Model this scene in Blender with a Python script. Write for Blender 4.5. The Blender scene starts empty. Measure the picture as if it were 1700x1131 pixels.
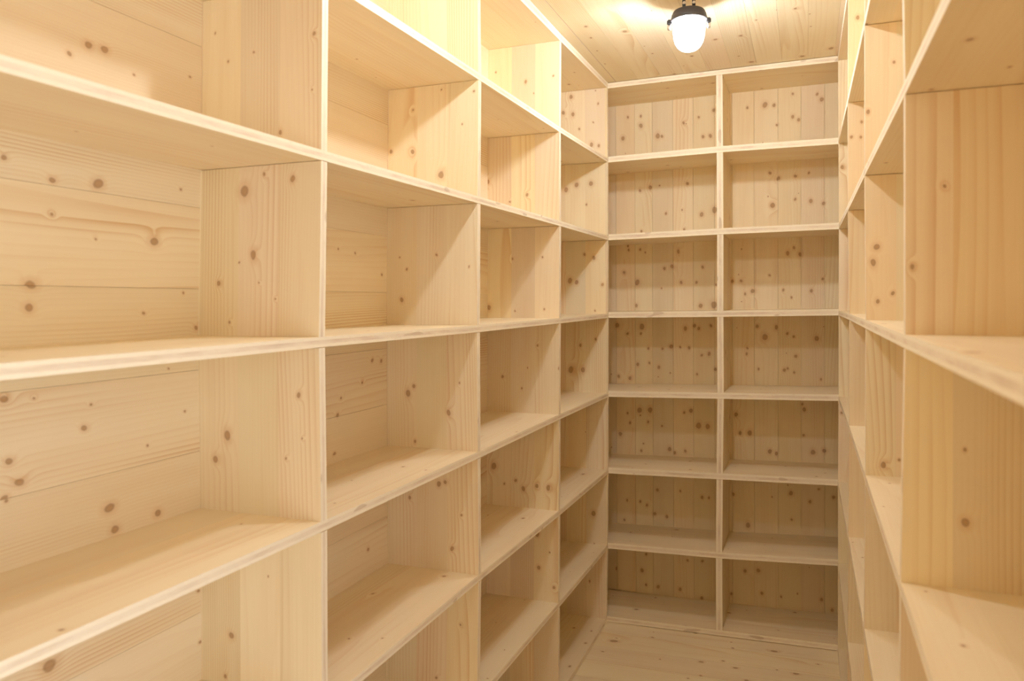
import bpy, bmesh, math, random
from mathutils import Matrix, Vector
random.seed(7)
S = bpy.context.scene
COL = S.collection

# ---------------------------------------------------------------- camera
F_PX, YAW, PITCH, ROLL, CAM_Z, CY = 1272.58, .36613, -.012, -.005, 1.44123, 516.65
c, s = math.cos(YAW), math.sin(YAW)
R = Vector((c, s, 0)); F0 = Vector((-s, c, 0)); Zv = Vector((0, 0, 1))
cp, sp = math.cos(PITCH), math.sin(PITCH)
FW = F0*cp + Zv*sp; UP = -F0*sp + Zv*cp
cr, sr = math.cos(ROLL), math.sin(ROLL)
RX = R*cr + UP*sr; UX = -R*sr + UP*cr
cam_d = bpy.data.cameras.new('camera'); cam = bpy.data.objects.new('camera', cam_d); COL.objects.link(cam)
m3 = Matrix((RX, UX, -FW)).transposed()
cam.matrix_world = Matrix.Translation((0, 0, CAM_Z)) @ m3.to_4x4()
cam_d.sensor_width = 36; cam_d.lens = F_PX/1700*36
cam_d.shift_x = 0; cam_d.shift_y = (CY-565.5)/1700
cam_d.clip_start = .02
cam_d.dof.use_dof = True; cam_d.dof.focus_distance = 2.6; cam_d.dof.aperture_fstop = 5.0
S.camera = cam

# ---------------------------------------------------------------- world, exposure
WORLD = 2.8
LAMP_POWER = 600.0         # emission strength of the bulbs
GLASS_GLOW = 5.0
w = bpy.data.worlds.new('world'); S.world = w; w.use_nodes = True
w.node_tree.nodes['Background'].inputs[0].default_value = (.93, .975, .99, 1)     # the lit room beyond the doorway
w.node_tree.nodes['Background'].inputs[1].default_value = WORLD
S.view_settings.view_transform = 'Standard'; S.view_settings.look = 'None'
S.view_settings.gamma = 1; S.view_settings.use_curve_mapping = False
S.view_settings.exposure = 0.45
S.cycles.max_bounces = 10; S.cycles.diffuse_bounces = 9
S.cycles.sample_clamp_indirect = 6
# portal in the doorway behind the camera: guides the sampling of the daylight that comes through it, gives no light itself
pl_ = bpy.data.lights.new('doorway_portal', 'AREA'); pl_.shape = 'RECTANGLE'; pl_.size = .80; pl_.size_y = 2.0
pl_.cycles.is_portal = True; pl_.energy = 1
po = bpy.data.objects.new('doorway_portal', pl_); COL.objects.link(po)
po.location = (.455, -.12, 1.0); po.rotation_euler = (0, math.radians(90), 0); pl_.size, pl_.size_y = 2.0, .80

# ---------------------------------------------------------------- materials
def nt_new(name):
    m = bpy.data.materials.new(name); m.use_nodes = True
    t = m.node_tree; t.nodes.clear(); return m, t
class G:
    def __init__(self, t): self.t = t
    def link(self, v, sock):
        if isinstance(v, bpy.types.NodeSocket): self.t.links.new(v, sock)
        elif v is not None: sock.default_value = v
    def math(self, op, a, b=None, c_=None, clamp=False):
        n = self.t.nodes.new('ShaderNodeMath'); n.operation = op; n.use_clamp = clamp
        self.link(a, n.inputs[0])
        if b is not None: self.link(b, n.inputs[1])
        if c_ is not None: self.link(c_, n.inputs[2])
        return n.outputs[0]
    def vec(self, x, y, z):
        n = self.t.nodes.new('ShaderNodeCombineXYZ')
        self.link(x, n.inputs[0]); self.link(y, n.inputs[1]); self.link(z, n.inputs[2]); return n.outputs[0]
    def sep(self, v):
        n = self.t.nodes.new('ShaderNodeSeparateXYZ'); self.link(v, n.inputs[0]); return n.outputs
    def noise(self, v, scale, detail=2, rough=.5):
        n = self.t.nodes.new('ShaderNodeTexNoise'); n.noise_dimensions = '3D'
        self.link(v, n.inputs['Vector']); n.inputs['Scale'].default_value = scale
        n.inputs['Detail'].default_value = detail; n.inputs['Roughness'].default_value = rough
        return n.outputs[0]
    def white(self, x, y):
        n = self.t.nodes.new('ShaderNodeTexWhiteNoise'); n.noise_dimensions = '2D'
        self.link(self.vec(x, y, 0.0), n.inputs['Vector']); return n.outputs[1]
    def mix(self, f, a, b):
        n = self.t.nodes.new('ShaderNodeMix'); n.data_type = 'RGBA'
        self.link(f, n.inputs[0]); self.link(a, n.inputs[6]); self.link(b, n.inputs[7]); return n.outputs[2]
    def mapr(self, v, a, b, c_, d, smooth=True):
        n = self.t.nodes.new('ShaderNodeMapRange'); n.interpolation_type = 'SMOOTHSTEP' if smooth else 'LINEAR'
        self.link(v, n.inputs[0])
        for i, q in enumerate((a, b, c_, d)): n.inputs[i+1].default_value = q
        return n.outputs[0]

def lin(r, g, b):
    f = lambda x: (x/255/12.92) if x/255 <= .04045 else ((x/255+.055)/1.055)**2.4
    return (f(r), f(g), f(b), 1)

LIGHT = lin(244, 231, 204); DARK = lin(214, 176, 126); KNOT = lin(134, 90, 52)

def wood(name, lam=.11, knots=.5, ksz=.006, grid=(.15, .105), lines=.55, light=LIGHT, dark=DARK, tint=.5, fixed=(), bump=False, rings=11.0):
    """spruce: reads the board's own grain coordinates (metres) from the attribute 'grain' = (along, across, through)"""
    m, t = nt_new(name); g = G(t)
    at = t.nodes.new('ShaderNodeAttribute'); at.attribute_name = 'grain'
    u, v, th = g.sep(at.outputs['Vector'])
    lam_i = g.math('FLOOR', g.math('DIVIDE', v, lam))
    rnd = g.white(lam_i, 3.7); r1, r2, r3 = g.sep(rnd)
    # ---- knots (true distances in metres)
    su, sv = 1/grid[0], 1/grid[1]
    kn = None
    vor = t.nodes.new('ShaderNodeTexVoronoi'); vor.voronoi_dimensions = '2D'; vor.inputs['Scale'].default_value = 1.0
    vor.inputs['Randomness'].default_value = .9
    warp = g.noise(g.vec(g.math('MULTIPLY', u, 9), g.math('MULTIPLY', v, 9), 0.0), 3.0, 1)
    uu = g.math('ADD', u, g.math('MULTIPLY', warp, .012)); vv = g.math('ADD', v, g.math('MULTIPLY', warp, .009))
    g.link(g.vec(g.math('MULTIPLY', uu, su), g.math('MULTIPLY', vv, sv), 0.0), vor.inputs['Vector'])
    px, py, _ = g.sep(vor.outputs['Position']); k1, k2, k3 = g.sep(vor.outputs['Color'])
    du = g.math('SUBTRACT', uu, g.math('DIVIDE', px, su)); dv = g.math('SUBTRACT', vv, g.math('DIVIDE', py, sv))
    stretch = g.math('ADD', .55, g.math('MULTIPLY', k3, .45))
    d = g.math('SQRT', g.math('ADD', g.math('POWER', g.math('MULTIPLY', du, stretch), 2), g.math('MULTIPLY', dv, dv)))
    rad = g.math('MULTIPLY', ksz, g.math('ADD', .35, g.math('POWER', k2, 2.5)))
    has = g.math('LESS_THAN', k1, knots)
    rel = g.math('ADD', g.math('DIVIDE', d, rad), g.math('MULTIPLY', g.math('SUBTRACT', 1.0, has), 99.0))
    if fixed:
        sc = t.nodes.new('ShaderNodeCombineXYZ'); g.link(g.math('MULTIPLY', uu, .8), sc.inputs[0]); g.link(vv, sc.inputs[1])
        for (fu, fv, fr) in fixed:
            dn = t.nodes.new('ShaderNodeVectorMath'); dn.operation = 'DISTANCE'
            t.links.new(sc.outputs[0], dn.inputs[0]); dn.inputs[1].default_value = ((fu+.006)*.8, fv+.0045, 0)
            rel = g.math('MINIMUM', rel, g.math('DIVIDE', dn.outputs['Value'], fr))
    core = g.mapr(rel, .45, 1.3, 1, 0)
    halo = g.mapr(rel, .9, 3.4, 1, 0)
    ring = g.mapr(g.math('ABSOLUTE', g.math('SUBTRACT', rel, .95)), 0, .5, 1, 0)
    hump = g.math('MULTIPLY', g.math('POWER', 2.718, g.math('MULTIPLY', -1.0, g.math('POWER', g.math('DIVIDE', rel, 3.2), 2))), 1.4)
    # ---- growth rings: contours of a height field stretched along the grain
    q = g.vec(g.math('ADD', g.math('MULTIPLY', u, .55), g.math('MULTIPLY', r1, 31.0)), g.math('ADD', g.math('MULTIPLY', v, 6.5), g.math('MULTIPLY', r2, 17.0)), g.math('MULTIPLY', th, 6.5))
    n1 = g.noise(q, 1.0, 1.5, .35)
    h = g.math('MULTIPLY', n1, rings)
    slope = g.math('ADD', 22.0, g.math('MULTIPLY', g.math('POWER', r3, 2.0), 150.0))
    h = g.math('ADD', h, g.math('MULTIPLY', v, slope))
    h = g.math('ADD', h, hump)
    fr_ = g.math('FRACT', h)
    line = g.math('MULTIPLY', g.math('POWER', fr_, 2.6), g.mapr(fr_, .93, 1.0, 1, 0))
    amp = g.math('MULTIPLY', lines, g.math('ADD', .14, g.math('MULTIPLY', g.mapr(g.noise(g.vec(g.math('MULTIPLY', u, .7), g.math('MULTIPLY', v, 9), g.math('MULTIPLY', r1, 9)), 1.3, 2), .45, .7, 0, 1), 1.1)))
    line = g.math('MULTIPLY', line, amp)
    fine = g.noise(g.vec(g.math('MULTIPLY', u, 5), g.math('MULTIPLY', v, 260), g.math('MULTIPLY', th, 260)), 1.0, 2, .6)
    broad = g.noise(g.vec(g.math('MULTIPLY', u, 1.5), g.math('ADD', g.math('MULTIPLY', v, 14), g.math('MULTIPLY', r3, 9)), 0.0), 1.0, 2, .5)
    col = g.mix(g.math('ADD', line, g.math('ADD', g.math('MULTIPLY', g.math('SUBTRACT', fine, .5), .22), g.math('MULTIPLY', g.math('SUBTRACT', broad, .42), .5)), clamp=True), light, dark)
    # lamella tint
    hsv = t.nodes.new('ShaderNodeHueSaturation')
    g.link(g.math('ADD', .5, g.math('MULTIPLY', g.math('SUBTRACT', r2, .5), -.022*tint)), hsv.inputs['Hue'])
    g.link(g.math('ADD', 1.0, g.math('MULTIPLY', g.math('SUBTRACT', r1, .5), .30*tint)), hsv.inputs['Saturation'])
    g.link(g.math('ADD', 1.0, g.math('MULTIPLY', g.math('SUBTRACT', r3, .6), -.16*tint)), hsv.inputs['Value'])
    g.link(col, hsv.inputs['Color']); col = hsv.outputs[0]
    col = g.mix(g.math('MULTIPLY', halo, .30), col, lin(206, 158, 100))
    col = g.mix(g.math('MULTIPLY', core, .62), col, lin(166, 120, 74))
    col = g.mix(g.math('MULTIPLY', ring, .42), col, KNOT)
    b = t.nodes.new('ShaderNodeBsdfPrincipled'); o = t.nodes.new('ShaderNodeOutputMaterial')
    g.link(col, b.inputs['Base Color']); b.inputs['Roughness'].default_value = .62
    b.inputs['Specular IOR Level'].default_value = .28
    if bump:
        bp = t.nodes.new('ShaderNodeBump'); bp.inputs['Strength'].default_value = .12; bp.inputs['Distance'].default_value = .0006
        g.link(g.math('SUBTRACT', fine, line), bp.inputs['Height']); t.links.new(bp.outputs[0], b.inputs['Normal'])
    t.links.new(b.outputs[0], o.inputs[0]); return m

def edge_wood(name):
    """sawn front edge of a three-layer board: pale outer layers, greyer end grain in the middle"""
    m, t = nt_new(name); g = G(t)
    at = t.nodes.new('ShaderNodeAttribute'); at.attribute_name = 'grain'
    u, v, th = g.sep(at.outputs['Vector'])
    f = g.math('FRACT', g.math('ABSOLUTE', th))   # th holds 0..1 through the board on edge boards
    mid = g.math('MULTIPLY', g.mapr(f, .27, .34, 0, 1), g.mapr(f, .66, .73, 1, 0))
    n = g.noise(g.vec(g.math('MULTIPLY', u, 9), g.math('MULTIPLY', v, 3), f), 1.0, 3, .6)
    blot = g.mapr(n, .42, .72, 0, 1)
    n2 = g.noise(g.vec(g.math('MULTIPLY', u, 60), v, g.math('MULTIPLY', f, 9)), 1.0, 2, .6)
    col = g.mix(g.math('MULTIPLY', mid, g.math('ADD', .25, g.math('MULTIPLY', blot, .55))), lin(251, 243, 226), lin(222, 203, 184))
    col = g.mix(g.math('MULTIPLY', g.mapr(n2, .5, .8, 0, 1), .22), col, lin(205, 180, 150))
    sp_ = g.noise(g.vec(g.math('MULTIPLY', u, 13), v, f), 1.0, 0)
    col = g.mix(g.math('MULTIPLY', g.mapr(sp_, .76, .8, 0, 1), .35), col, lin(170, 140, 110))
    b = t.nodes.new('ShaderNodeBsdfPrincipled'); o = t.nodes.new('ShaderNodeOutputMaterial')
    g.link(col, b.inputs['Base Color']); b.inputs['Roughness'].default_value = .7; b.inputs['Specular IOR Level'].default_value = .2
    t.links.new(b.outputs[0], o.inputs[0]); return m

def plain(name, col, rough=.5, metal=0.0, emit=None, strength=0):
    m, t = nt_new(name)
    b = t.nodes.new('ShaderNodeBsdfPrincipled'); o = t.nodes.new('ShaderNodeOutputMaterial')
    b.inputs['Base Color'].default_value = col; b.inputs['Roughness'].default_value = rough; b.inputs['Metallic'].default_value = metal
    if emit:
        b.inputs['Emission Color'].default_value = emit; b.inputs['Emission Strength'].default_value = strength
    t.links.new(b.outputs[0], o.inputs[0]); return m

KNOTS = {   # knots one can pick out in the boards: (along, across, radius) in millimetres
    'LB': [(948,1874,6.4),(978,1875,6.6),(911,1848,4.7),(1041,1850,2.6),(1174,1882,2.8),(802,1662,4.3),(881,1640,5.4),(964,1645,8.2),(1148,1660,2.8),(876,1583,3.1),(1082,1555,8.0),(957,1550,2.4),(840,1471,8.2),(836,1435,6.7),(1056,1424,3.5),(1152,1462,2.8),(1183,1393,4.7),(932,1236,5.6),(846,1297,2.2),(947,1274,2.4),(1152,1233,2.8),(1062,1183,2.6),(1113,1319,2.3),(802,1205,5.8),(818,1170,7.3),(979,1090,8.3),(1084,1054,7.1),(991,1051,7.5),(1184,875,3.8),(1187,772,3.8),(864,869,10.7),(1757,1574,3.8),(1678,1580,3.1),(1892,1520,4.1),(1838,1282,5.3),(1886,1277,5.4),(1787,1226,3.9),(1686,1197,3.7),(1667,1153,4.9),(1809,765,5.3),(1882,525,5.5),(1747,888,5.1),(1652,1057,4.9)],
    'U0': [(1974,-1085,1.9),(1915,-1052,2.3),(1924,-992,2.3),(1941,-855,3.5),(1766,-927,4.1),(1836,-859,1.8),(1688,-965,3.7),(1674,-900,5.4),(1656,-1012,10.2),(1479,-1071,4.7),(1402,-1044,2.8),(1520,-1021,1.9),(1448,-936,1.8),(1480,-974,1.8),(1270,-882,4.5),(1137,-1079,6.6),(1189,-876,1.8),(1149,-913,2.3),(795,-1044,6.6),(921,-956,1.8),(713,-1059,3.8)],
    'U1': [(1871,-1109,5.5),(1866,-1039,6.8),(1797,-947,9.4),(1933,-884,2.6),(2019,-851,3.3),(1986,-1038,2.7),(1534,-1055,3.4),(1450,-1069,6.8),(1568,-1078,2.7),(1574,-960,4.0),(1135,-924,8.0),(1205,-1032,5.4),(1217,-892,2.7),(1048,-1030,4.1),(1068,-1139,4.2),(890,-1046,4.8),(935,-955,6.7),(941,-936,5.4),(759,-915,5.4),(552,-889,3.3),(398,-959,3.4)],
    'U2': [(2255,-968,5.3),(2304,-1087,3.6),(2265,-861,3.5),(1895,-1117,7.2),(1837,-961,5.3),(1814,-1030,3.6),(1420,-1114,9.1),(1601,-1019,3.6),(1408,-1008,3.6),(1605,-901,3.5),(1413,-895,3.5),(1163,-1057,5.4),(1224,-1133,5.5),(1282,-919,3.5),(1121,-981,3.6),(827,-1091,10.9),(766,-1047,3.6),(779,-1004,5.4),(752,-973,8.9),(765,-921,7.1),(765,-875,8.8),(590,-917,7.1),(528,-871,3.5),(468,-913,7.1),(405,-853,5.3)],
    'C': [(2370,-994,8.7),(2328,-868,4.3),(2300,-1032,8.8),(2290,-986,8.7),(2246,-891,4.3),(2147,-899,8.7),(2139,-866,6.5),(1951,-1019,9.9),(1970,-970,9.8),(1972,-903,9.8),(1653,-935,6.5),(1638,-890,8.7),(1537,-1003,11.0),(1528,-972,8.7),(1516,-852,6.5),(1400,-886,4.3),(1244,-954,6.6),(1272,-883,6.5),(1131,-1000,13.2),(1132,-943,10.9),(482,-897,10.9)],
    'R3': [(1487,137,3.3),(1597,177,2.6),(1238,200,2.6),(1140,201,5.9)],
    'R2': [(1964,181,3.2),(1858,128,4.3),(1558,146,6.4),(1438,149,4.3),(1456,179,3.7),(1074,160,6.4),(1088,192,3.2)],
    'R1': [(2309,148,5.9),(1945,131,4.5),(1989,160,4.4),(1943,158,4.4)],
    'R0': [(1977,138,7.7),(986,134,5.8)],
    'BK': [(2336,-809,7.0),(2336,-745,7.0),(2290,-745,12.8),(2236,-833,11.8),(2234,-663,13.9),(2232,-643,9.2),(2286,-541,9.1),(2333,-402,9.0),(2214,-451,9.1),(2214,-418,11.3),(2306,-471,6.8),(2374,-55,6.5),(2363,48,6.5),(2337,66,10.7),(2336,-174,13.2),(2330,-135,8.8),(2271,-55,8.7),(2255,-30,8.7),(2241,-122,6.6),(2330,-251,6.7),(1991,-699,11.6),(1979,-749,9.3),(1997,-655,4.6),(1997,-524,9.1),(1862,-624,6.9),(1849,-458,11.3),(1866,-400,15.8),(1873,-550,4.6),(1781,-743,7.0),(1781,-539,6.9),(2022,-154,8.8),(1998,-115,8.8),(2004,-43,8.7),(2014,13,5.4),(1887,21,10.8),(1873,73,8.6),(1876,-141,13.2),(1898,-45,6.5),(1710,-811,7.0),(1692,-806,7.0),(1693,-749,7.0),(1598,-633,9.2),(1605,-599,11.5),(1602,-453,9.1),(1533,-765,14.0),(1581,-830,9.4),(1530,-554,9.2),(1529,-483,6.8),(1517,-392,6.8),(1502,-648,4.6),(1423,-403,18.1),(1418,-464,11.4),(1422,-768,9.4),(1657,-76,10.9),(1648,-25,10.9),(1532,-281,8.9),(1487,-228,11.1),(1473,-262,6.7),(1555,-157,6.6),(1488,-97,6.6),(1484,23,8.7),(1538,71,6.5),(1455,-61,6.5),(1532,-319,9.0),(1325,-864,14.2),(1319,-742,16.4),(1312,-534,11.5),(1324,-492,9.1),(1310,-473,9.1),(1324,-417,9.1),(1284,-813,7.1),(1284,-748,7.0),(1222,-603,11.5),(1215,-710,7.0),(1213,-643,6.9),(1220,-560,6.9),(1218,-518,9.1),(1185,-459,6.8),(1191,-426,9.1),(1135,-763,9.4),(1142,-707,7.0),(1123,-661,9.3),(1073,-858,9.5),(1066,-802,9.4),(1121,-396,9.0),(1093,-482,6.8),(1098,-606,4.6),(1323,-209,8.9),(1274,-175,15.5),(1291,-79,6.6),(1278,-51,6.5),(1271,46,13.0),(1222,-252,6.7),(1191,-41,8.7),(1194,-257,6.7),(1124,-92,8.8),(1130,-79,6.6),(1117,-48,6.5),(1126,-204,6.7),(1087,63,6.5),(912,-755,14.1),(914,-705,14.0),(895,-814,7.1),(848,-802,7.1),(886,-752,4.7),(856,-714,7.0),(910,-541,6.9),(920,-510,11.4),(851,-474,16.0),(850,-432,13.6),(792,-850,11.8),(749,-737,4.7),(715,-587,9.2),(727,-536,9.2),(716,-746,7.0),(731,-610,11.6),(913,-303,11.2),(827,-285,9.0),(830,-242,13.4),(973,-15,6.5),(949,-7,10.9),(832,-10,6.5),(758,30,13.0),(767,76,10.8),(749,-155,11.0),(742,-126,8.8),(528,-671,9.3),(535,-559,6.9),(466,-818,7.1),(466,-753,7.0),(451,-721,7.0),(512,-458,9.1),(512,-427,6.8),(413,-683,9.3),(404,-625,9.3),(370,-831,7.1),(565,-64,11.0),(539,-147,4.4),(534,18,8.7),(541,-315,9.0),(401,-250,13.4),(445,-61,6.6),(562,115,8.6),(131,-745,11.7),(213,-724,7.0),(58,-669,9.3),(63,-725,7.0),(60,-563,9.2),(33,-461,9.1),(203,-528,6.9),(209,-458,6.8),(186,-264,9.0),(196,-205,11.1),(96,65,8.7),(56,110,8.6),(71,-326,6.8),(110,-36,4.4),(92,-190,8.9),(87,-106,6.6)],
}

def near(key, lo, hi, off, axis=0):
    """the listed knots of one board, moved into that board's grain coordinates"""
    return [(u/1000+off[0], v/1000+off[1], r/1000*(.6 if key == 'BK' else .72)) for u, v, r in KNOTS[key] if lo-.008 < (u, v)[axis]/1000 < hi+.008]
M_BOARD = wood('spruce_board', lam=.093, knots=.42, ksz=.0055, grid=(.17, .1))
M_SHELF = wood('spruce_shelf', lam=.14, knots=.5, ksz=.004, grid=(.2, .09), lines=.3, tint=.3)
M_BACK_L = wood('spruce_back_left', lam=.16, knots=.38, ksz=.009, grid=(.2, .12), lines=.8, tint=.45)
M_BACK_B = wood('spruce_back_knotty', lam=.098, knots=.85, ksz=.0062, grid=(.12, .07), lines=.42, tint=.7)
M_CEIL = wood('spruce_ceiling', lam=.1, knots=.6, ksz=.006, grid=(.16, .1), lines=.5, tint=.8)
M_FLOOR = wood('spruce_floor', lam=.14, knots=.6, ksz=.007, grid=(.17, .1), lines=.55, tint=.6)
M_EDGE = edge_wood('spruce_sawn_edge')
MATS = [M_BOARD, M_EDGE]

# ---------------------------------------------------------------- helpers
def mesh_obj(name, verts, faces, mats, parent=None, fmat=None, grain=None):
    me = bpy.data.meshes.new(name); me.from_pydata(verts, [], faces)
    for m in mats: me.materials.append(m)
    if fmat:
        for p, k in zip(me.polygons, fmat): p.material_index = k
    if grain:                                     # one vector per face corner
        a = me.attributes.new('grain', 'FLOAT_VECTOR', 'CORNER')
        flat = [x for v in grain for x in v]; a.data.foreach_set('vector', flat)
    me.update()
    o = bpy.data.objects.new(name, me); COL.objects.link(o)
    if parent: o.parent = parent
    return o

def board(name, stations, axes, mat, parent=None, front=None, off=None, edge=None, fixed=False):
    """prism through cross-sections. stations: list of 4-point rings (front-bottom, front-top, back-top, back-bottom for shelves,
    any consistent order otherwise). axes: (along, across, through) as world axis indices for the grain coordinates.
    side face 0 (ring point 0-1) is the sawn front edge and takes the edge material."""
    n = len(stations); V = [Vector(p) for ring in stations for p in ring]
    Fs, fm = [], []
    for i in range(n-1):
        for j in range(4):
            k = (j+1) % 4
            Fs.append((i*4+j, i*4+k, (i+1)*4+k, (i+1)*4+j)); fm.append(1 if (j == 0 and front) else 0)
    Fs.append((3, 2, 1, 0)); fm.append(0)
    b0 = (n-1)*4; Fs.append((b0, b0+1, b0+2, b0+3)); fm.append(0)
    if off is None: off = (0, 0, 0) if fixed else (random.uniform(0, 40), random.randint(0, 300)*1.0+random.random(), random.uniform(0, 9))
    g = []
    for f, mi in zip(Fs, fm):
        for vi in f:
            p = V[vi]
            if mi == 1: g.append((p[axes[0]]+off[0], off[1], .02 + .96*(vi % 4 == 1)))
            else: g.append((p[axes[0]]+off[0], p[axes[1]]+off[1], p[axes[2]]+off[2]))
    bm = bmesh.new()
    o = mesh_obj(name, [tuple(v) for v in V], Fs, [mat, M_EDGE] if front else [mat], parent, fm if front else None, g)
    bm.from_mesh(o.data); bmesh.ops.recalc_face_normals(bm, faces=bm.faces); bm.to_mesh(o.data); bm.free()
    return o

def box(name, lo, hi, axes, mat, parent=None, fixed=False, off=None):
    (x0, y0, z0), (x1, y1, z1) = lo, hi
    return board(name, [[(x0, y0, z0), (x0, y0, z1), (x1, y0, z1), (x1, y0, z0)], [(x0, y1, z0), (x0, y1, z1), (x1, y1, z1), (x1, y1, z0)]], axes, mat, parent, off=off, fixed=fixed)

def empty(name, loc, label, cat, group=None):
    o = bpy.data.objects.new(name, None); COL.objects.link(o); o.location = loc
    o['label'] = label; o['category'] = cat
    if group: o['group'] = group
    return o

def keep(parent, o):
    o.matrix_parent_inverse = Matrix.Translation(-Vector(parent.location))

# ---------------------------------------------------------------- measured nodes (front plane): (x, y, underside z) of shelf k at each upright
A = -.8366; B = .1251; D = 3.3736
L0 = [(A, .4892, z) for z in (2.3822, 2.0412, 1.7, 1.3562, 1.0257, .6776, .347, .003)]
U0 = [(A, 1.2282, 2.3822), (A, 1.2277, 2.0412), (A, 1.2196, 1.7055), (A, 1.2078, 1.3591), (A, 1.2099, 1.0171), (A, 1.2078, .6776), (A, 1.2076, .347), (A, 1.2076, .001)]
U1 = [(A, 1.9488, 2.3856), (A, 1.9540, 2.0511), (A, 1.9430, 1.7119), (A, 1.9347, 1.3590), (A, 1.9341, 1.0133), (A, 1.9336, .675), (A, 1.9194, .3431), (A, 1.9185, -.002)]
U2 = [(A, 2.7002, 2.3938), (A, 2.6895, 2.0590), (A, 2.6869, 1.7173), (A, 2.6796, 1.3623), (A, 2.6710, 1.0124), (A, 2.6624, .6634), (A, 2.6525, .3315), (A, 2.6456, -.005)]
CN = [(-.8282, D, 2.3960), (-.8269, D, 2.0647), (-.8268, D, 1.7160), (-.8280, D, 1.3672), (-.8293, D, 1.0116), (-.8308, D, .6658), (-.8345, D, .3248), (-.8399, D, -.0085)]
MN = [(-.3305, D, 2.4037), (-.3291, D, 2.0742), (-.3277, D, 1.7249), (-.3282, D, 1.3732), (-.3276, D, 1.0225), (-.3319, D, .6767), (-.3349, D, .3368), (-.3345, D, .001)]
R0 = [(.1212, D, 2.4053), (.1228, D, 2.0729), (.1244, D, 1.7292), (.1236, D, 1.3799), (.1234, D, 1.0323), (.1212, D, .687), (.1212, D, .3595), (.1208, D, .0105)]
R1 = [(.1232, 2.5938, 2.3969), (.1217, 2.5938, 2.0534), (.1223, 2.5938, 1.7203), (.1262, 2.5938, 1.3799), (.1255, 2.5938, 1.0326), (.1238, 2.5938, .6848), (.1211, 2.5938, .3548), (.1191, 2.5938, .0105)]
R2 = [(.1228, 1.8804, 2.3946), (.1229, 1.8804, 2.0531), (.1231, 1.8804, 1.7197), (.1255, 1.8804, 1.3774), (.1246, 1.8804, 1.0307), (.1222, 1.8804, .685), (.1204, 1.8804, .3549), (.1204, 1.8804, .0105)]
R3 = [(.1229, 1.1824, 2.3950), (.1229, 1.1824, 2.0552), (.1279, 1.1824, 1.7249), (.1283, 1.1824, 1.3742), (.1232, 1.1824, 1.0302), (.1216, 1.1824, .6848), (.1216, 1.1824, .3512), (.1216, 1.1824, .0105)]
shift = lambda N, dy: [(x, y+dy, z) for x, y, z in N]
L1, L2 = shift(L0, -.72), shift(L0, -1.44)
R4 = [(x, .47, z) for x, y, z in R3]
DEP_L, DEP_B, DEP_R = .2822, .3223, .2822
T_L = .019; T_B = .026
floor_z = lambda x: .0105 + .0205*(x-.1208)     # the boarded floor and ceiling fall slightly to the left
ceil_z = lambda x: 2.4225 + .0095*(x+.83)

# ---------------------------------------------------------------- the setting
BP = .012                                        # thickness of the back boards
XL, XR, YB, YF = A-DEP_L-BP-.002, B+DEP_R+BP+.002, D+DEP_B+BP+.002, -1.25
wood_wall = M_BOARD
def structure(o, parent=None): o['kind'] = 'structure'; return o
structure(box('wall_left', (XL-.08, YF-.08, -.1), (XL, YB+.08, 2.5), (2, 1, 0), wood_wall))
wr = structure(box('wall_right', (XR, .30, -.1), (XR+.08, YB+.08, 2.5), (2, 1, 0), wood_wall))
box('wall_piece', (XR, YF-.08, -.1), (XR+.08, -.54, 2.5), (2, 1, 0), wood_wall, wr)
box('lintel', (XR, -.54, 2.02), (XR+.08, .30, 2.5), (1, 2, 0), wood_wall, wr)
box('door_jamb', (XR-.015, .30, 0), (XR+.095, .325, 2.02), (2, 0, 1), wood_wall, wr)
structure(box('wall_back', (XL, YB, -.1), (XR, YB+.08, 2.5), (2, 0, 1), wood_wall))
structure(box('wall_front', (XL, YF-.08, -.1), (XR, YF, 2.5), (2, 0, 1), wood_wall))
fl = structure(board('floor', [[(x, YF, floor_z(x)-.03), (x, YF, floor_z(x)-.0235), (x, YB, floor_z(x)-.0235), (x, YB, floor_z(x)-.03)] for x in (XL, XR)], (0, 1, 2), M_FLOOR))
ce = structure(board('ceiling', [[(x, YF, ceil_z(x)+.0195), (x, YF, ceil_z(x)+.03), (x, YB, ceil_z(x)+.03), (x, YB, ceil_z(x)+.0195)] for x in (XL, XR)], (1, 0, 2), M_CEIL))
# floor planks run across the aisle, parallel with the back unit
y = D - .245 + .14*2; k = 0
edges = [YB]
while y > YF+.02: edges.append(y); y -= .14
edges.append(YF)
for ya, yb in zip(edges[1:], edges[:-1]):
    o = board('plank', [[(x, ya+.0006, floor_z(x)-.0232), (x, ya+.0006, floor_z(x)-.0006), (x, yb-.0006, floor_z(x)-.0006), (x, yb-.0006, floor_z(x)-.0232)] for x in (XL, XR)], (0, 1, 2), M_FLOOR, fl, off=(random.uniform(0, 40), .14*random.randint(1, 300)-ya, 0))
# ceiling planks run along the room; a narrow strip lies next to the left unit
x = A + .045; edges = [XR]; xs = []
while x < XR-.03: xs.append(x); x += .1
x = A - .06
while x > XL+.03: xs.append(x); x -= .1
xs = sorted([XL]+xs+[XR])
for xa, xb in zip(xs[:-1], xs[1:]):
    gap = .0012 if abs(xa-(A+.045)) < .001 else .0003
    o = board('plank', [[(xa+gap, y_, ceil_z(xa)), (xa+gap, y_, ceil_z(xa)+.019), (xb-.0003, y_, ceil_z(xb)+.019), (xb-.0003, y_, ceil_z(xb))] for y_ in (YF, YB)], (1, 0, 2), M_CEIL, ce, off=(random.uniform(0, 40), .1*random.randint(1, 300)-xa, 0))

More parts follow.
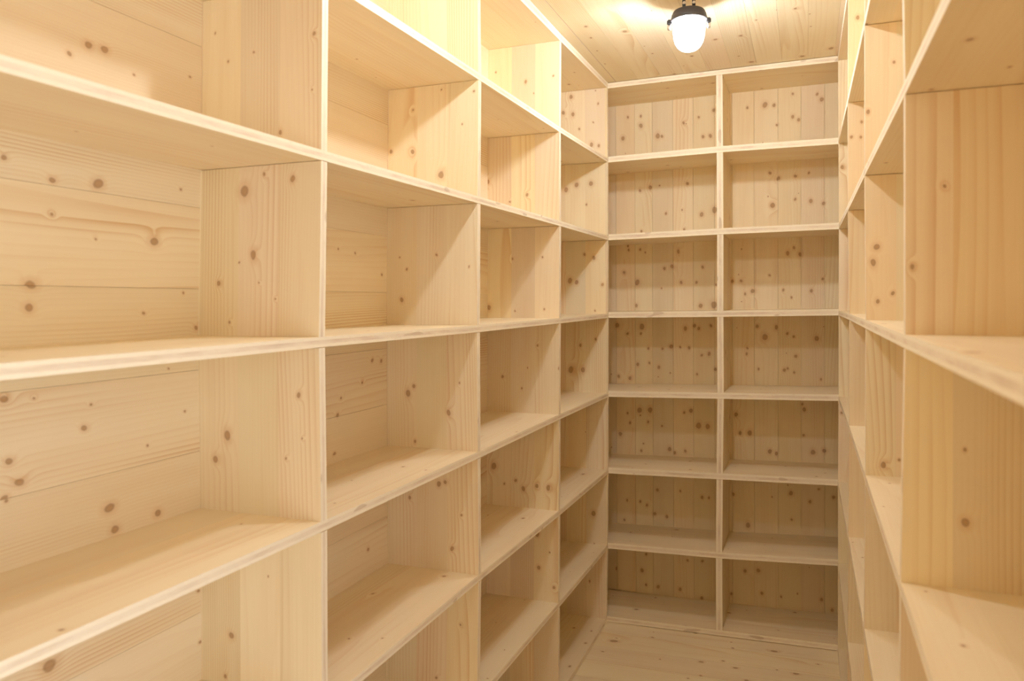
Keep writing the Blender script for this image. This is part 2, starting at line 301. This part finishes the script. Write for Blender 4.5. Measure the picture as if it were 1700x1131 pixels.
# ---------------------------------------------------------------- shelving units
def side_unit(root, cols, sgn, dep, t, back_mat):
    """cols: list of node columns ordered from far to near; sgn -1: unit to the left (depth goes to -x), +1 to the right"""
    nrow = 8
    inset = lambda p, dz=0.0: (p[0]+sgn*dep, p[1], p[2]+dz)
    for k in range(nrow):
        st = []
        for col in cols:
            p = col[k]; top = p[2]+t
            if k == 0: top = ceil_z(p[0])-.0012
            bot = p[2] if k < 7 else max(p[2], floor_z(p[0]))
            bb = bot if k < 7 else floor_z(p[0]+sgn*dep)
            tb = top if k else ceil_z(p[0]+sgn*dep)-.0012
            st.append([(p[0], p[1], bot), (p[0], p[1], top), (p[0]+sgn*dep, p[1], tb), (p[0]+sgn*dep, p[1], bb)])
        o = board('shelf_board', st, (1, 0, 2), M_SHELF, root, front=True); keep(root, o)
    for ci, col in enumerate(cols):
        for k in range(nrow-1):
            p, q = col[k], col[k+1]                # upper and lower node
            zt, zb = p[2]-.0012, q[2]+t+.0001
            # left unit: node is the far face of the upright; right unit: the near face
            if sgn < 0: f0, f1 = -T_L, 0
            else: f0, f1 = 0, T_L
            if sgn > 0 and ci == 0: f0, f1 = -T_L, 0
            x0p, x0q = p[0]-sgn*0, q[0]
            ring = lambda r, z: [(r[0], r[1]+f0, z), (r[0], r[1]+f1, z), (r[0]+sgn*dep, r[1]+f1, z), (r[0]+sgn*dep, r[1]+f0, z)]
            key = COLUMN.get((sgn, ci)); mt, off = M_BOARD, None
            if key:
                off = (0, .093*random.randint(5, 300), random.uniform(0, 9)); fx = near(key, zb, zt, off)
                mt = wood('spruce_divider', lam=.093, tint=.85, knots=.12 if sgn < 0 else .2, ksz=.0045, grid=(.17, .1), fixed=fx)
            o = board('divider', [ring(q, zb), ring(p, zt)], (2, 0, 1), mt, root, front=True, off=off); keep(root, o)
    # back boards lie horizontally behind the shelves
    xb = A-DEP_L if sgn < 0 else B+DEP_R
    y0, y1 = cols[-1][3][1], cols[0][3][1]
    z = .03; hs = []
    while z < 2.38: hs.append(z); z += .16
    hs.append(2.415)
    for za, zb in zip(hs[:-1], hs[1:]):
        xa_, xb_ = (xb-BP, xb+.012) if sgn < 0 else (xb-.012, xb+BP)
        xa_, xb_ = (A-DEP_L-BP, A-DEP_L) if sgn < 0 else (B+DEP_R, B+DEP_R+BP)
        off = (0, .16*random.randint(5, 300)-za, 0)
        mt = wood('spruce_back_plank', lam=.16, knots=.1, ksz=.006, grid=(.2, .12), lines=.75, tint=.45, fixed=near('LB', za, zb, off, 1)) if sgn < 0 else back_mat
        o = box('back_board', (xa_, y0, za+.0003), (xb_, y1, zb-.0003), (1, 2, 0), mt, root, off=off); keep(root, o)

COLUMN = {(-1, 0): 'C', (-1, 1): 'U2', (-1, 2): 'U1', (-1, 3): 'U0', (1, 0): 'R0', (1, 1): 'R1', (1, 2): 'R2', (1, 3): 'R3'}
left = empty('shelving_unit', (A-.14, 1.2, floor_z(A)), 'long open spruce shelving unit along the left wall, with horizontally grained back boards', 'shelf unit')
right = empty('shelving_unit', (B+.14, 1.2, floor_z(B)), 'open spruce shelving unit on the right, seen edge-on with its near bays blurred', 'shelf unit')
back = empty('shelving_unit', (-.35, D+.15, floor_z(-.35)), 'two-bay spruce shelving unit across the end of the room, with knotty vertical back boards', 'shelf unit')
side_unit(left, [CN, U2, U1, U0, L0, L1, L2], -1, DEP_L, T_L, M_BACK_L)
side_unit(right, [R0, R1, R2, R3, R4], 1, DEP_R, T_L, M_BACK_L)

# back unit
for k in range(8):
    st = []
    lft = (XL+.003, D, CN[k][2]+(CN[k][2]-MN[k][2])*.28/.5); rgt = (XR-.003, D, R0[k][2]+(R0[k][2]-MN[k][2])*.28/.45)
    for p in (lft, CN[k], MN[k], R0[k], rgt):
        bot = p[2] if k < 7 else max(p[2], floor_z(p[0])+.0022); top = p[2]+T_B if k else ceil_z(p[0])-.003
        st.append([(p[0], D+.0004, bot), (p[0], D+.0004, top), (p[0], D+DEP_B, top), (p[0], D+DEP_B, bot)])
    o = board('shelf_board', st, (0, 1, 2), M_SHELF, back, front=True); keep(back, o)
for k in range(7):
    p, q = MN[k], MN[k+1]; zt, zb = p[2]-.001, q[2]+T_B+.0001
    ring = lambda r, z: [(r[0]-T_B, D+.0004, z), (r[0], D+.0004, z), (r[0], D+DEP_B, z), (r[0]-T_B, D+DEP_B, z)]
    o = board('divider', [ring(q, zb), ring(p, zt)], (2, 1, 0), M_BOARD, back, front=True); keep(back, o)
jx = [XL+.003, -1.065, -.967, -.869, -.775, -.690, -.592, -.497, -.399, -.320, -.222, -.118, -.02, .078, .176, .274, .372, XR-.003]
for xa, xb in zip(jx[:-1], jx[1:]):
    off = (0, .11*random.randint(5, 300)-xa+.003, 0)
    o = box('back_board', (xa+.0005, D+DEP_B, .02), (xb-.0005, D+DEP_B+BP, 2.41), (2, 0, 1), wood('spruce_back_plank', lam=.11, knots=.1, ksz=.004, grid=(.12, .07), lines=.4, tint=.7, fixed=near('BK', xa, xb, off, 1)), back, off=off); keep(back, o)

# ---------------------------------------------------------------- lamps
M_CAP = plain('dark_grey_cast_metal', lin(78, 76, 80), .45, .3)
M_BRACKET = plain('black_metal', lin(40, 38, 38), .5, .2)
M_STEEL = plain('bright_steel', lin(225, 225, 228), .25, 1.0)
M_BULB = plain('glowing_bulb', (1, 1, 1, 1), .3, 0, (.955, .985, .975, 1), LAMP_POWER)
M_GLASS, _t = nt_new('hazed_clear_glass')           # lets the bulb's light through and glows a little itself
_a = _t.nodes.new('ShaderNodeBsdfTransparent'); _e = _t.nodes.new('ShaderNodeEmission'); _m = _t.nodes.new('ShaderNodeMixShader'); _o = _t.nodes.new('ShaderNodeOutputMaterial')
_e.inputs['Strength'].default_value = GLASS_GLOW; _m.inputs[0].default_value = .35
_t.links.new(_a.outputs[0], _m.inputs[1]); _t.links.new(_e.outputs[0], _m.inputs[2]); _t.links.new(_m.outputs[0], _o.inputs[0])
def lathe(name, prof, mat, parent, loc=(0, 0, 0), n=32, smooth=True, rot=None, sq=False):
    bm = bmesh.new(); rings = []
    if sq: prof = [(r, -.202+(z+.208)*.86) for r, z in prof]
    for r, z in prof:
        rings.append([bm.verts.new((r*math.cos(2*math.pi*i/n), r*math.sin(2*math.pi*i/n), z)) for i in range(n)] if r > 1e-6 else [bm.verts.new((0, 0, z))])
    for a_, b_ in zip(rings[:-1], rings[1:]):
        for i in range(n):
            j = (i+1) % n
            if len(a_) == 1 and len(b_) > 1: bm.faces.new((a_[0], b_[i], b_[j]))
            elif len(b_) == 1 and len(a_) > 1: bm.faces.new((a_[i], b_[0], a_[j]))
            elif len(a_) > 1: bm.faces.new((a_[i], b_[i], b_[j], a_[j]))
    bmesh.ops.recalc_face_normals(bm, faces=bm.faces)
    me = bpy.data.meshes.new(name); bm.to_mesh(me); bm.free(); me.materials.append(mat)
    if smooth:
        for p in me.polygons: p.use_smooth = True
    o = bpy.data.objects.new(name, me); COL.objects.link(o); o.parent = parent; o.location = loc
    if rot: o.rotation_euler = rot
    return o
def smallbox(name, size, mat, parent, loc):
    bm = bmesh.new(); bmesh.ops.create_cube(bm, size=1); bmesh.ops.scale(bm, vec=size, verts=bm.verts)
    bmesh.ops.bevel(bm, geom=bm.edges[:], offset=min(size)*.2, segments=2, affect='EDGES')
    me = bpy.data.meshes.new(name); bm.to_mesh(me); bm.free(); me.materials.append(mat)
    o = bpy.data.objects.new(name, me); COL.objects.link(o); o.parent = parent; o.location = loc; return o
def make_lamp(loc, label):
    t = empty('ceiling_lamp', loc, label, 'lamp')          # origin on the ceiling; the lamp points down
    t.rotation_euler = (0, 0, math.radians(12)); t.scale = (.9, .9, .92)
    lathe('glass_dome', [(0, -.208), (.014, -.2065), (.028, -.201), (.040, -.190), (.049, -.173), (.0545, -.150), (.057, -.125), (.0575, -.100), (.0575, -.084)], M_GLASS, t, n=40, sq=True)
    lathe('bulb', [(0, -.158), (.012, -.156), (.021, -.148), (.025, -.137), (.024, -.124), (.018, -.110), (.013, -.100), (.011, -.086), (0, -.086)], M_BULB, t, n=20, sq=True)
    cap = lathe('cap', [(.0595, -.084), (.062, -.082), (.0625, -.070), (.0605, -.066), (.0605, -.060), (.0575, -.056), (.0565, -.050), (.052, -.044), (.040, -.040), (0, -.038)], M_CAP, t, n=40, sq=True)
    lathe('cap_rim', [(.0575, -.0845), (.0645, -.0845), (.0655, -.0815), (.0645, -.0785), (.0575, -.0785), (.0575, -.0845)], M_CAP, t, n=40, sq=True)
    for sx in (-1, 1):
        smallbox('mounting_strap', (.011, .020, .060), M_BRACKET, t, (sx*.017, 0, -.030))
        lathe('mounting_nut', [(0, -.003), (.0055, -.003), (.0055, .003), (0, .003)], M_STEEL, t, (sx*.017, -.0125, -.036), n=6, smooth=False, rot=(math.radians(90), 0, 0))
        lg = smallbox('clamp_lug', (.016, .016, .018), M_BRACKET, t, (sx*.0685, 0, -.097))
        lathe('clamp_screw', [(0, -.012), (.006, -.011), (.0075, -.006), (.0075, .004), (.004, .006), (0, .006)], M_STEEL, t, (sx*.0685, 0, -.112), n=12)
    for ch in t.children:
        if ch.name.startswith('mounting_nut'): ch['label'] = 'bright steel nut'
    return t
LX = -.350
make_lamp((LX, 2.51, ceil_z(LX)), 'glowing white glass bulkhead lamp with dark grey cap hanging from the ceiling')
make_lamp((-.44, 1.40, ceil_z(-.44)), 'second glass bulkhead lamp, nearer the doorway, above the top of the photo')
